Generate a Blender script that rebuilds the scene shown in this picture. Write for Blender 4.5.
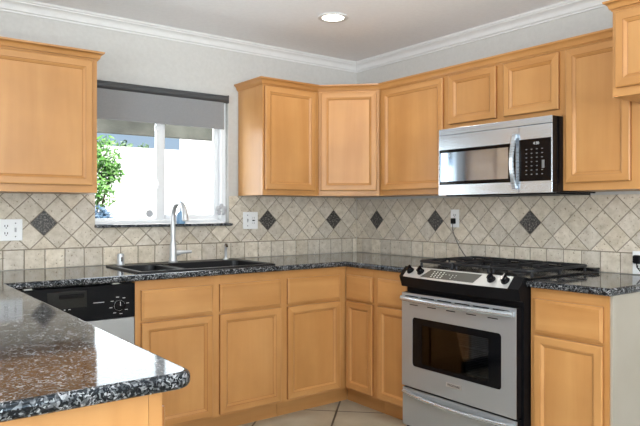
import bpy, bmesh, math, random
from mathutils import Vector, Matrix
random.seed(7)
S = bpy.context.scene
C = S.collection
PI = math.pi
for o in list(bpy.data.objects): bpy.data.objects.remove(o)

# ---------------------------------------------------------------- camera
cam = bpy.data.cameras.new('camera'); camo = bpy.data.objects.new('camera', cam); C.objects.link(camo)
camo.location = (-3.1431, -3.6904, 1.2382)
camo.rotation_euler = (PI/2, 0, -0.6526)
cam.sensor_width = 36; cam.lens = 624.39/640*36
cam.shift_x = (320-323.565)/640; cam.shift_y = (210.035-213)/640
cam.clip_start = 0.05; cam.clip_end = 200
S.camera = camo

# ---------------------------------------------------------------- light and exposure
S.view_settings.view_transform = 'Standard'; S.view_settings.look = 'None'
S.view_settings.gamma = 1; S.view_settings.use_curve_mapping = False
S.view_settings.exposure = 0.0
W = bpy.data.worlds.new('sky'); S.world = W; W.use_nodes = True
nt = W.node_tree; bg = nt.nodes['Background']
gco = nt.nodes.new('ShaderNodeTexCoord'); sxyz = nt.nodes.new('ShaderNodeSeparateXYZ'); sky = nt.nodes.new('ShaderNodeValToRGB')   # clear sky: pale at the horizon, bluer overhead
sky.color_ramp.elements[0].color = (.50, .64, .80, 1); sky.color_ramp.elements[1].color = (.16, .34, .72, 1); sky.color_ramp.elements[1].position = .8
nt.links.new(gco.outputs['Generated'], sxyz.inputs[0]); nt.links.new(sxyz.outputs[2], sky.inputs[0])
nt.links.new(sky.outputs[0], bg.inputs[0]); bg.inputs[1].default_value = 1.0
sun = bpy.data.lights.new('sun', 'SUN'); suno = bpy.data.objects.new('sun', sun); C.objects.link(suno)
sun.energy = 14; sun.angle = math.radians(0.6); sun.color = (1, .97, .92)
suno.rotation_euler = (math.radians(40), 0, math.radians(-12)); suno.location = (0, 0, 8)

def area(name, loc, rot, sx, sy, e, col=(1, 1, 1)):
    l = bpy.data.lights.new(name, 'AREA'); o = bpy.data.objects.new(name, l); C.objects.link(o)
    l.shape = 'RECTANGLE'; l.size = sx; l.size_y = sy; l.energy = e; l.color = col
    o.location = loc; o.rotation_euler = rot; return o
# added area lamps by the glass door and rear window, tilted up as fill
area('fill_patio_door', (-6.05, -4.3, 1.15), (0, -math.radians(148), 0), 2.0, 2.5, 215, (.88, .945, 1))
area('fill_rear_window', (-3.0, -6.9, 1.45), (math.radians(154), 0, 0), 3.0, 1.6, 320, (.90, .96, 1))
fl = bpy.data.lights.new('ceiling_fill_spot', 'SPOT'); flo = bpy.data.objects.new('ceiling_fill_spot', fl); C.objects.link(flo)   # added unseen spot that brightens the ceiling
flo.location = (-3.0, -3.5, 1.55); flo.rotation_euler = (Vector((-2.35, -2.65, 2.37))-Vector((-3.0, -3.5, 1.55))).to_track_quat('-Z', 'Y').to_euler()
fl.energy = 320; fl.spot_size = math.radians(80); fl.spot_blend = 1; fl.shadow_soft_size = .15; fl.color = (.97, .985, 1)

area('fill_kitchen_window', (-1.6, .18, 1.5), (-PI/2, 0, 0), .9, .62, 8, (.9, .95, 1))  # added area lamp that strengthens the window's reflection on the peninsula

# ---------------------------------------------------------------- materials
def mat(name):
    m = bpy.data.materials.new(name); m.use_nodes = True
    return m, m.node_tree.nodes, m.node_tree.links, m.node_tree.nodes['Principled BSDF']
def flat(name, col, rough=.5, metal=0, spec=.5, coat=0, emit=None, es=0):
    m, N, L, B = mat(name)
    B.inputs['Base Color'].default_value = (*col, 1); B.inputs['Roughness'].default_value = rough
    B.inputs['Metallic'].default_value = metal; B.inputs['Specular IOR Level'].default_value = spec
    B.inputs['Coat Weight'].default_value = coat
    if emit: B.inputs['Emission Color'].default_value = (*emit, 1); B.inputs['Emission Strength'].default_value = es
    # faint surface grain so nothing is perfectly uniform
    t = N.new('ShaderNodeTexCoord'); n = N.new('ShaderNodeTexNoise'); n.inputs['Scale'].default_value = 60
    r = N.new('ShaderNodeMapRange'); r.inputs[3].default_value = max(0, rough-.03); r.inputs[4].default_value = min(1, rough+.03)
    L.new(t.outputs['Object'], n.inputs['Vector']); L.new(n.outputs[0], r.inputs[0]); L.new(r.outputs[0], B.inputs['Roughness'])
    return m
def ramp(N, stops):
    r = N.new('ShaderNodeValToRGB'); e = r.color_ramp.elements
    while len(e) < len(stops): e.new(.5)
    for k, (p, c) in enumerate(stops): e[k].position = p; e[k].color = (*c, 1)
    return r
def wood(name, scale, tone=(1, 1, 1), rough=.36):
    m, N, L, B = mat(name)
    t = N.new('ShaderNodeTexCoord'); oi = N.new('ShaderNodeObjectInfo')
    add = N.new('ShaderNodeVectorMath'); add.operation = 'ADD'
    mul = N.new('ShaderNodeVectorMath'); mul.operation = 'SCALE'; mul.inputs['Scale'].default_value = 37
    cmb = N.new('ShaderNodeCombineXYZ')
    for k in range(3): L.new(oi.outputs['Random'], cmb.inputs[k])
    L.new(cmb.outputs[0], mul.inputs[0]); L.new(t.outputs['Object'], add.inputs[0]); L.new(mul.outputs[0], add.inputs[1])
    mp = N.new('ShaderNodeMapping'); mp.inputs['Scale'].default_value = scale; L.new(add.outputs[0], mp.inputs[0])
    n = N.new('ShaderNodeTexNoise'); n.inputs['Scale'].default_value = 1; n.inputs['Detail'].default_value = 6; n.inputs['Distortion'].default_value = .6
    L.new(mp.outputs[0], n.inputs['Vector'])
    n2 = N.new('ShaderNodeTexNoise'); n2.inputs['Scale'].default_value = 3.5; n2.inputs['Detail'].default_value = 3; L.new(add.outputs[0], n2.inputs['Vector'])
    a = (.55*tone[0], .272*tone[1], .092*tone[2]); b = (.60*tone[0], .312*tone[1], .112*tone[2]); c = (.49*tone[0], .228*tone[1], .070*tone[2])
    r = ramp(N, [(.28, c), (.5, a), (.72, b)]); L.new(n.outputs[0], r.inputs[0])
    r2 = ramp(N, [(.32, (.86, .84, .81)), (.68, (1, 1, 1))]); L.new(n2.outputs[0], r2.inputs[0])
    mx = N.new('ShaderNodeMix'); mx.data_type = 'RGBA'; mx.blend_type = 'MULTIPLY'; mx.inputs[0].default_value = 1
    L.new(r.outputs[0], mx.inputs[6]); L.new(r2.outputs[0], mx.inputs[7]); L.new(mx.outputs[2], B.inputs['Base Color'])
    B.inputs['Roughness'].default_value = rough; B.inputs['Specular IOR Level'].default_value = .45
    bp = N.new('ShaderNodeBump'); bp.inputs['Strength'].default_value = .05; L.new(n.outputs[0], bp.inputs['Height']); L.new(bp.outputs[0], B.inputs['Normal'])
    return m
WV = wood('maple_vertical', (9, 9, .9)); WH = wood('maple_horizontal', (.9, .9, 11))
WC = wood('maple_crown', (1.1, 1.1, 16), (.93, .9, .85)); WT = wood('maple_toe', (1.1, 1.1, 16), (.9, .88, .85))
WG = wood('maple_groove_shade', (9, 9, .9), (.66, .54, .42))   # darker maple: shade painted into the moulding grooves and front edges

def granite():
    m, N, L, B = mat('granite')
    t = N.new('ShaderNodeTexCoord')
    v = N.new('ShaderNodeTexVoronoi'); v.inputs['Scale'].default_value = 230; v.inputs['Randomness'].default_value = 1
    n0 = N.new('ShaderNodeTexNoise'); n0.inputs['Scale'].default_value = 40; n0.inputs['Detail'].default_value = 2
    mixv = N.new('ShaderNodeMix'); mixv.data_type = 'VECTOR'; mixv.inputs[0].default_value = .03
    L.new(t.outputs['Object'], n0.inputs['Vector']); L.new(t.outputs['Object'], mixv.inputs[4]); L.new(n0.outputs[1], mixv.inputs[5])
    L.new(mixv.outputs[1], v.inputs['Vector'])
    sp = N.new('ShaderNodeSeparateColor'); L.new(v.outputs['Color'], sp.inputs[0])
    r = ramp(N, [(0, (.006, .006, .007)), (.42, (.010, .010, .011)), (.58, (.045, .046, .049)), (.75, (.10, .102, .107)), (.9, (.185, .188, .195)), (1, (.30, .30, .31))])
    n = N.new('ShaderNodeTexNoise'); n.inputs['Scale'].default_value = 26; n.inputs['Detail'].default_value = 4; L.new(t.outputs['Object'], n.inputs['Vector'])
    ad = N.new('ShaderNodeMath'); ad.operation = 'MULTIPLY_ADD'; ad.inputs[1].default_value = .9; ad.inputs[2].default_value = -.45
    L.new(n.outputs[0], ad.inputs[0]); a2 = N.new('ShaderNodeMath'); a2.operation = 'ADD'; L.new(sp.outputs[0], a2.inputs[0]); L.new(ad.outputs[0], a2.inputs[1])
    L.new(a2.outputs[0], r.inputs[0]); L.new(r.outputs[0], B.inputs['Base Color'])
    B.inputs['Roughness'].default_value = .07; B.inputs['IOR'].default_value = 1.35; B.inputs['Specular Tint'].default_value = (.65, .85, 1, 1)
    return m
GR = granite()

def travertine(name, dark=False):
    m, N, L, B = mat(name)
    t = N.new('ShaderNodeTexCoord'); at = N.new('ShaderNodeAttribute'); at.attribute_name = 'tone'
    n = N.new('ShaderNodeTexNoise'); n.inputs['Scale'].default_value = 22; n.inputs['Detail'].default_value = 8; n.inputs['Roughness'].default_value = .65
    L.new(t.outputs['Object'], n.inputs['Vector'])
    if dark:
        n.inputs['Scale'].default_value = 95
        r = ramp(N, [(.38, (.012, .011, .011)), (.50, (.04, .036, .032)), (.60, (.20, .18, .16))])
    else:
        r = ramp(N, [(.25, (.40, .34, .26)), (.42, (.57, .495, .39)), (.6, (.68, .605, .50)), (.8, (.76, .70, .60))])
    L.new(n.outputs[0], r.inputs[0])
    mx = N.new('ShaderNodeMix'); mx.data_type = 'RGBA'; mx.blend_type = 'MULTIPLY'; mx.inputs[0].default_value = 1
    L.new(r.outputs[0], mx.inputs[6]); L.new(at.outputs['Color'], mx.inputs[7])
    last = mx.outputs[2]
    B.inputs['Roughness'].default_value = .5 if not dark else .3
    if not dark:
        p = N.new('ShaderNodeTexNoise'); p.inputs['Scale'].default_value = 75; p.inputs['Detail'].default_value = 2; L.new(t.outputs['Object'], p.inputs['Vector'])
        pr = ramp(N, [(.31, (.45, .40, .34)), (.37, (1, 1, 1))]); L.new(p.outputs[0], pr.inputs[0])
        m2 = N.new('ShaderNodeMix'); m2.data_type = 'RGBA'; m2.blend_type = 'MULTIPLY'; m2.inputs[0].default_value = 1
        L.new(last, m2.inputs[6]); L.new(pr.outputs[0], m2.inputs[7]); last = m2.outputs[2]
        bp = N.new('ShaderNodeBump'); bp.inputs['Strength'].default_value = .25; bp.inputs['Distance'].default_value = .002
        L.new(p.outputs[0], bp.inputs['Height']); L.new(bp.outputs[0], B.inputs['Normal'])
    L.new(last, B.inputs['Base Color'])
    return m
TV = travertine('travertine'); TD = travertine('accent_stone', True)
GROUT = flat('grout', (.27, .225, .17), .85)

def steel(name, col=(.60, .60, .61), rough=.27, scale=(2, 2, 260), metal=.78):
    m, N, L, B = mat(name)
    t = N.new('ShaderNodeTexCoord'); mp = N.new('ShaderNodeMapping'); mp.inputs['Scale'].default_value = scale
    n = N.new('ShaderNodeTexNoise'); n.inputs['Scale'].default_value = 1; n.inputs['Detail'].default_value = 4
    L.new(t.outputs['Object'], mp.inputs[0]); L.new(mp.outputs[0], n.inputs['Vector'])
    r = N.new('ShaderNodeMapRange'); r.inputs[3].default_value = rough-.06; r.inputs[4].default_value = rough+.08
    L.new(n.outputs[0], r.inputs[0]); L.new(r.outputs[0], B.inputs['Roughness'])
    B.inputs['Base Color'].default_value = (*col, 1); B.inputs['Metallic'].default_value = metal
    B.inputs['Anisotropic'].default_value = .4
    return m
ST = steel('brushed_steel', (.60, .65, .70)); STD = steel('brushed_steel_range', (.43, .455, .475), .36, metal=.62); CH = flat('satin_nickel', (.62, .63, .64), .4, .55)
STM = steel('brushed_steel_microwave', (.62, .69, .76), .22)
BLK = flat('black_gloss', (.004, .004, .005), .10, spec=.18); BLM = flat('black_satin', (.006, .006, .007), .35, spec=.10)
IRON = flat('cast_iron', (.016, .016, .018), .42, spec=.35); ENAM = flat('black_enamel', (.006, .006, .007), .18, spec=.4)
COMP = flat('black_composite', (.010, .010, .011), .35, spec=.3); DARKGREY = flat('dark_grey_metal', (.06, .06, .065), .45)
def mottled(name, a, b, scale, rough=.8, bump=.08):
    m, N, L, B = mat(name)
    t = N.new('ShaderNodeTexCoord'); n = N.new('ShaderNodeTexNoise'); n.inputs['Scale'].default_value = scale; n.inputs['Detail'].default_value = 5
    L.new(t.outputs['Object'], n.inputs['Vector']); r = ramp(N, [(.35, a), (.65, b)]); L.new(n.outputs[0], r.inputs[0]); L.new(r.outputs[0], B.inputs['Base Color'])
    bp = N.new('ShaderNodeBump'); bp.inputs['Strength'].default_value = bump; bp.inputs['Distance'].default_value = .004
    L.new(n.outputs[0], bp.inputs['Height']); L.new(bp.outputs[0], B.inputs['Normal']); B.inputs['Roughness'].default_value = rough
    return m
WALL = mottled('wall_paint', (.51, .498, .472), (.54, .528, .502), 55, .6, .12)
CEIL = mottled('ceiling_paint', (.86, .87, .89), (.89, .90, .92), 45, .7, .12)
TRIM = mottled('trim_paint', (.68, .68, .67), (.70, .70, .69), 20, .4, .0)
WPAN = mottled('white_panel', (.36, .32, .26), (.39, .35, .29), 3, .5, .0)
VINYL = flat('white_vinyl', (.82, .83, .84), .3); PLASTIC = flat('white_plastic', (.80, .80, .79), .3)
SHADE = mottled('shade_fabric', (.235, .235, .24), (.265, .265, .27), 300, .9, .02); ROLL = flat('roller_grey', (.055, .057, .06), .4)
STUCCO = mottled('white_stucco', (.80, .79, .76), (.86, .85, .82), 12, .9, .2); PATIO = mottled('weathered_beam', (.05, .05, .042), (.12, .12, .10), 3.2, .9, .1)
LAWN = mottled('pale_concrete', (.55, .54, .51), (.62, .61, .58), 3, .9, .05)
LED = flat('lamp_lens', (1, 1, .97), .5, emit=(1, .93, .82), es=9)
MARK = flat('white_print', (.55, .55, .54), .5); DISP = flat('display_glass', (.10, .10, .088), .15); MARKG = flat('pale_print', (.62, .66, .60), .5)
def glass(name, tint=(1, 1, 1), ior=1.5):
    m = bpy.data.materials.new(name); m.use_nodes = True; N = m.node_tree.nodes; L = m.node_tree.links
    N.remove(N['Principled BSDF']); out = N['Material Output']
    tr = N.new('ShaderNodeBsdfTransparent'); tr.inputs[0].default_value = (*tint, 1)
    gl = N.new('ShaderNodeBsdfGlossy'); gl.inputs['Roughness'].default_value = .02
    fr = N.new('ShaderNodeFresnel'); fr.inputs[0].default_value = ior
    mx = N.new('ShaderNodeMixShader'); L.new(fr.outputs[0], mx.inputs[0]); L.new(tr.outputs[0], mx.inputs[1]); L.new(gl.outputs[0], mx.inputs[2])
    L.new(mx.outputs[0], out.inputs[0]); return m
GLASS = glass('window_glass', (.97, .985, .98), 1.13); OVG = glass('oven_glass', (.5, .52, .55)); MWG = glass('microwave_glass', (.25, .25, .25))
BLUEG = flat('blue_soap', (.22, .40, .62), .15, coat=.5)

def floor_mat():
    m, N, L, B = mat('floor_tile')
    t = N.new('ShaderNodeTexCoord'); mp = N.new('ShaderNodeMapping'); mp.inputs['Rotation'].default_value = (0, 0, PI/4)
    mp.inputs['Location'].default_value = (.042+.0, .11, 0)
    b = N.new('ShaderNodeTexBrick'); b.offset = 0; b.inputs['Scale'].default_value = 1
    b.inputs['Brick Width'].default_value = .45; b.inputs['Row Height'].default_value = .45; b.inputs['Mortar Size'].default_value = .006
    b.inputs['Color1'].default_value = (.50, .455, .35, 1); b.inputs['Color2'].default_value = (.55, .50, .39, 1); b.inputs['Mortar'].default_value = (.07, .06, .045, 1)
    L.new(t.outputs['Object'], mp.inputs[0]); L.new(mp.outputs[0], b.inputs['Vector'])
    n = N.new('ShaderNodeTexNoise'); n.inputs['Scale'].default_value = 5; n.inputs['Detail'].default_value = 6; L.new(t.outputs['Object'], n.inputs['Vector'])
    r = ramp(N, [(.3, (.72, .70, .66)), (.7, (1, 1, 1))]); L.new(n.outputs[0], r.inputs[0])
    mx = N.new('ShaderNodeMix'); mx.data_type = 'RGBA'; mx.blend_type = 'MULTIPLY'; mx.inputs[0].default_value = 1
    L.new(b.outputs[0], mx.inputs[6]); L.new(r.outputs[0], mx.inputs[7]); L.new(mx.outputs[2], B.inputs['Base Color']); B.inputs['Roughness'].default_value = .3
    return m
FLOOR = floor_mat()

# ---------------------------------------------------------------- mesh helpers
class MB:
    def __init__(s): s.b = bmesh.new(); s.mi = 0
    def quad(s, pts):
        f = s.b.faces.new([s.b.verts.new(p) for p in pts]); f.material_index = s.mi; return f
    def box(s, x0, y0, z0, x1, y1, z1):
        if x0 > x1: x0, x1 = x1, x0
        if y0 > y1: y0, y1 = y1, y0
        if z0 > z1: z0, z1 = z1, z0
        v = [s.b.verts.new((x, y, z)) for z in (z0, z1) for x, y in ((x0, y0), (x1, y0), (x1, y1), (x0, y1))]
        for i in ((3, 2, 1, 0), (4, 5, 6, 7), (0, 1, 5, 4), (1, 2, 6, 5), (2, 3, 7, 6), (3, 0, 4, 7)):
            s.b.faces.new([v[k] for k in i]).material_index = s.mi
        return s
    def prism(s, pts, z0, z1):      # pts counter-clockwise in xy
        a = [s.b.verts.new((x, y, z0)) for x, y in pts]; c = [s.b.verts.new((x, y, z1)) for x, y in pts]; n = len(pts)
        s.b.faces.new(a[::-1]).material_index = s.mi; s.b.faces.new(c).material_index = s.mi
        for i in range(n): s.b.faces.new([a[i], a[(i+1) % n], c[(i+1) % n], c[i]]).material_index = s.mi
        return s
    def rings(s, rings, cap0=True, cap1=True, closed=True):
        R = [[s.b.verts.new(p) for p in r] for r in rings]; n = len(R[0])
        for a, c in zip(R, R[1:]):
            for i in range(n if closed else n-1):
                s.b.faces.new([a[i], a[(i+1) % n], c[(i+1) % n], c[i]]).material_index = s.mi
        if cap0: s.b.faces.new(R[0][::-1]).material_index = s.mi
        if cap1: s.b.faces.new(R[-1]).material_index = s.mi
        return s
    def tube(s, pts, r, n=10, caps=True):
        pts = [Vector(p) for p in pts]; rs = r if isinstance(r, (list, tuple)) else [r]*len(pts)
        rings = []; up = None
        for i, p in enumerate(pts):
            t = (pts[min(i+1, len(pts)-1)]-pts[max(i-1, 0)]).normalized()
            if up is None:
                up = Vector((0, 0, 1)) if abs(t.z) < .9 else Vector((1, 0, 0))
            u = (up-t*up.dot(t)).normalized(); w = t.cross(u); up = u
            rings.append([p+(u*math.cos(2*PI*k/n)+w*math.sin(2*PI*k/n))*rs[i] for k in range(n)])
        return s.rings(rings, caps, caps)
    def lathe(s, prof, c=(0, 0, 0), n=20, axis='z'):
        rings = []
        for r, h in prof:
            ring = []
            for k in range(n):
                a = 2*PI*k/n; x, y = r*math.cos(a), r*math.sin(a)
                if axis == 'z': p = (c[0]+x, c[1]+y, c[2]+h)
                elif axis == 'y': p = (c[0]+x, c[1]-h, c[2]+y)       # h goes out to -y
                else: p = (c[0]+h, c[1]+x, c[2]+y)
                ring.append(p)
            rings.append(ring)
        return s.rings(rings)
    def obj(s, name, mats, parent=None, bevel=0, smooth=False, loc=(0, 0, 0), rotz=0, seg=2):
        bmesh.ops.recalc_face_normals(s.b, faces=s.b.faces)
        me = bpy.data.meshes.new(name); s.b.to_mesh(me); s.b.free()
        for m in (mats if isinstance(mats, (list, tuple)) else [mats]): me.materials.append(m)
        o = bpy.data.objects.new(name, me); C.objects.link(o); o.location = loc; o.rotation_euler = (0, 0, rotz)
        if parent: o.parent = parent
        if smooth:
            for p in me.polygons: p.use_smooth = True
            try: me.set_sharp_from_angle(angle=math.radians(38))
            except Exception: pass
        if bevel:
            b = o.modifiers.new('bevel', 'BEVEL'); b.width = bevel; b.segments = seg; b.limit_method = 'ANGLE'; b.angle_limit = math.radians(35)
        return o
def tag(o, label, cat, group=None):
    o['label'] = label; o['category'] = cat
    if group: o['group'] = group
    return o
def thing(name, label, cat, loc=(0, 0, 0), rotz=0, group=None):
    o = bpy.data.objects.new(name, None); C.objects.link(o); o.location = loc; o.rotation_euler = (0, 0, rotz); o.empty_display_size = .1
    return tag(o, label, cat, group)
def struct(o): o['kind'] = 'structure'; return o
def plabel(o, l): o['label'] = l; return o

def sweep(mb, path, prof, closed=False):
    """path: 2D points; prof: (out, z) with out measured to the right of travel; mitred."""
    P = [Vector(p) for p in path]; n = len(P); rings = []
    for i in range(n):
        if closed or 0 < i < n-1:
            d0 = (P[i]-P[(i-1) % n]).normalized(); d1 = (P[(i+1) % n]-P[i]).normalized()
        elif i == 0: d0 = d1 = (P[1]-P[0]).normalized()
        else: d0 = d1 = (P[-1]-P[-2]).normalized()
        n0 = Vector((d0.y, -d0.x)); n1 = Vector((d1.y, -d1.x)); m = (n0+n1).normalized(); m = m/m.dot(n0)
        rings.append([(P[i].x+m.x*o, P[i].y+m.y*o, z) for o, z in prof])
    if closed: rings.append(rings[0]); mb.rings(rings, False, False)
    else: mb.rings(rings)
    return mb

# ---------------------------------------------------------------- room
XW, YR, ZC, T = -6.2, -7.1, 2.37, .15
wy = .010                                       # paint plane behind the tile face
WX0, WX1, WZ0, WZ1 = -1.992, -1.116, 1.135, 2.0
mb = MB(); mb.box(XW-T, YR-T, -.10, .4, .4, 0); struct(mb.obj('floor', FLOOR))
mb = MB(); mb.box(XW-T, YR-T, ZC, .4, .4, ZC+.12); struct(mb.obj('ceiling', CEIL))
mb = MB()
mb.box(XW, wy, 0, WX0-.11, wy+T, ZC); mb.box(WX0-.11, wy, WZ0, WX0, .043, WZ1); mb.box(WX1, wy, 0, wy+T, wy+T, ZC); mb.box(WX0-.11, wy, 0, WX1, wy+T, WZ0); mb.box(WX0-.11, wy, WZ1, WX1, wy+T, ZC)
struct(mb.obj('wall_back', WALL))
mb = MB(); mb.box(wy, YR, 0, wy+T, wy, ZC); struct(mb.obj('wall_right', WALL))
mb = MB(); mb.box(XW-T, YR, 0, XW, -5.6, ZC); mb.box(XW-T, -3.0, 0, XW, wy+T, ZC); mb.box(XW-T, -5.6, 2.15, XW, -3.0, ZC); struct(mb.obj('wall_left', WALL))
mb = MB(); mb.box(XW-T, YR-T, 0, -4.6, YR, ZC); mb.box(-1.4, YR-T, 0, wy+T, YR, ZC); mb.box(-4.6, YR-T, 0, -1.4, YR, .6); mb.box(-4.6, YR-T, 2.15, -1.4, YR, ZC); struct(mb.obj('wall_front', WALL))
mb = MB(); mb.box(-9, -10.2, 2.50, 2, YR-T, 2.62); mb.box(-9, YR-T, 2.50, XW-T, .16, 2.62); struct(mb.obj('sun_block_slab', CEIL))   # unseen slab added to keep sun off the patio door and rear window
# ceiling crown moulding on the walls
cp = [(0, -.066), (.008, -.066), (.010, -.058), (.018, -.054), (.024, -.036), (.040, -.022), (.050, -.018), (.052, -.012), (.060, -.010), (.066, 0), (0, 0)]
mb = MB(); sweep(mb, [(wy, wy), (wy, YR), (XW, YR), (XW, wy)], [(o, ZC+z-.0005) for o, z in cp], True); struct(mb.obj('trim_1', TRIM, smooth=True))
for nm, pth in (('baseboard_right', [(wy, -2.42), (wy, YR)]), ('baseboard_left', [(XW, -3.0), (XW, wy)])):
    mb = MB(); sweep(mb, pth, [(0, 0), (.014, 0), (.014, .08), (.006, .09), (0, .09)]); struct(mb.obj(nm, TRIM))

# kitchen window
def frame(mb, x0, x1, z0, z1, w, y0, y1, wt=None, wb=None):
    wt = wt or w; wb = wb or w
    mb.box(x0, y0, z0, x0+w, y1, z1); mb.box(x1-w, y0, z0, x1, y1, z1); mb.box(x0+w, y0, z0, x1-w, y1, z0+wb); mb.box(x0+w, y0, z1-wt, x1-w, y1, z1)
WX0 -= .108
wf = MB(); frame(wf, WX0, WX1, WZ0+.018, WZ1, .034, .045, .115, wb=.022); w1 = struct(wf.obj('window_1', VINYL, bevel=.003))
mb = MB(); frame(mb, WX0+.035, -1.548, WZ0+.041, WZ1-.035, .050, .060, .085, wb=.012); o = mb.obj('sliding_sash', VINYL, w1, bevel=.003)
mb = MB(); mb.box(WX0+.09, .071, WZ0+.055, -1.60, .075, WZ1-.09); mb.obj('pane', GLASS, o)
mb = MB(); frame(mb, -1.560, WX1-.035, WZ0+.041, WZ1-.035, .032, .087, .110); o = mb.obj('fixed_sash', VINYL, w1, bevel=.003)
mb = MB(); mb.box(-1.526, .097, WZ0+.076, WX1-.069, .101, WZ1-.069); mb.obj('pane', GLASS, o)
mb = MB(); mb.box(-1.596, .045, 1.375, -1.580, .060, 1.425); mb.box(-1.592, .036, 1.392, -1.584, .046, 1.412)
mb.box(-1.612, .045, 1.735, -1.575, .060, 1.765); mb.obj('latch', VINYL, w1, bevel=.002)
mb = MB(); mb.lathe([(.0, 0), (.024, 0), (.024, .002), (0, .002)], (-1.638, .0698, 1.216), 20, 'y'); plabel(mb.obj('round_sticker', flat('grey_sticker', (.42, .43, .45), .5), w1), 'round grey sticker on the lower corner of the left pane')
mb = MB(); mb.box(-1.998, -.040, WZ0, -1.108, .042, WZ0+.017); o = mb.obj('window_sill', GR, bevel=.004)
tag(o, 'thin dark granite sill ledge beneath the kitchen window', 'window sill')
# patio door and rear window behind the camera, seen only in reflections
dr = MB(); dr.box(XW-.10, -5.6, 0, XW-.04, -5.52, 2.15); dr.box(XW-.10, -3.08, 0, XW-.04, -3.0, 2.15); dr.box(XW-.10, -4.34, 0, XW-.04, -4.26, 2.15)
dr.box(XW-.10, -5.52, 2.08, XW-.04, -3.08, 2.15); dr.box(XW-.10, -5.52, 0, XW-.04, -3.08, .08); d1 = struct(dr.obj('door_1', VINYL, bevel=.003))
mb = MB(); mb.box(XW-.075, -5.52, .08, XW-.068, -4.34, 2.08); mb.box(XW-.075, -4.26, .08, XW-.068, -3.08, 2.08); mb.obj('pane', GLASS, d1)
wf = MB(); frame(wf, -4.6, -1.4, .6, 2.15, .06, YR-.10, YR-.04); wf.box(-3.03, YR-.10, .66, -2.97, YR-.04, 2.09); w2 = struct(wf.obj('window_2', VINYL, bevel=.003))
mb = MB(); mb.box(-4.54, YR-.075, .66, -3.03, YR-.068, 2.09); mb.box(-2.97, YR-.075, .66, -1.46, YR-.068, 2.09); mb.obj('pane', GLASS, w2)

# roller shade
WX0 += .108
sh = thing('roller_shade', 'grey roller shade pulled partway down over the kitchen window', 'window shade', (-1.65, -.010, 1.74))
lx = lambda x: x+1.65
mb = MB(); mb.lathe([(0, 0), (.025, 0), (.025, .937), (0, .937)], (lx(-2.078), -.009, .228), 24, 'x'); plabel(mb.obj('roller_tube', ROLL, sh, smooth=True), 'dark grey roller tube')
mb = MB(); mb.box(lx(-2.076), -.0185, .040, lx(-1.168), -.0175, .225); mb.obj('fabric', SHADE, sh)
mb = MB(); mb.box(lx(-2.076), -.0205, .028, lx(-1.168), -.0155, .042); mb.obj('bottom_bar', SHADE, sh, bevel=.001)
mb = MB(); mb.box(lx(-1.1405), -.024, .203, lx(-1.132), .010, .256); mb.obj('bracket', DARKGREY, sh, bevel=.004)

# recessed ceiling light
rl = thing('recessed_ceiling_light', 'round recessed ceiling light glowing above the kitchen corner', 'ceiling light', (-.876, -.815, ZC))
mb = MB(); mb.lathe([(.062, -.001), (.088, -.001), (.090, -.006), (.084, -.009), (.066, -.007), (.062, -.001)], n=32); mb.obj('trim_ring', TRIM, rl, smooth=True)
mb = MB(); mb.lathe([(0, -.0015), (.063, -.0015), (.063, -.004), (0, -.004)], n=28); mb.obj('lens', LED, rl)
l = bpy.data.lights.new('ceiling_lamp', 'SPOT'); lo = bpy.data.objects.new('ceiling_lamp', l); C.objects.link(lo); lo.location = (-.876, -.815, ZC-.02)
l.energy = 9; l.spot_size = math.radians(140); l.spot_blend = .7; l.shadow_soft_size = .06; l.color = (1, .95, .87)
for k, (x, y) in enumerate([(-2.4, -1.6), (-1.6, -2.9), (-3.6, -3.6), (-3.0, -5.3), (-1.2, -5.0)]):   # the other cans of the kitchen, outside the picture
    l2 = l.copy(); q = bpy.data.objects.new('ceiling_lamp', l2); C.objects.link(q); q.location = (x, y, ZC-.02); l2.energy = 5

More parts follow.
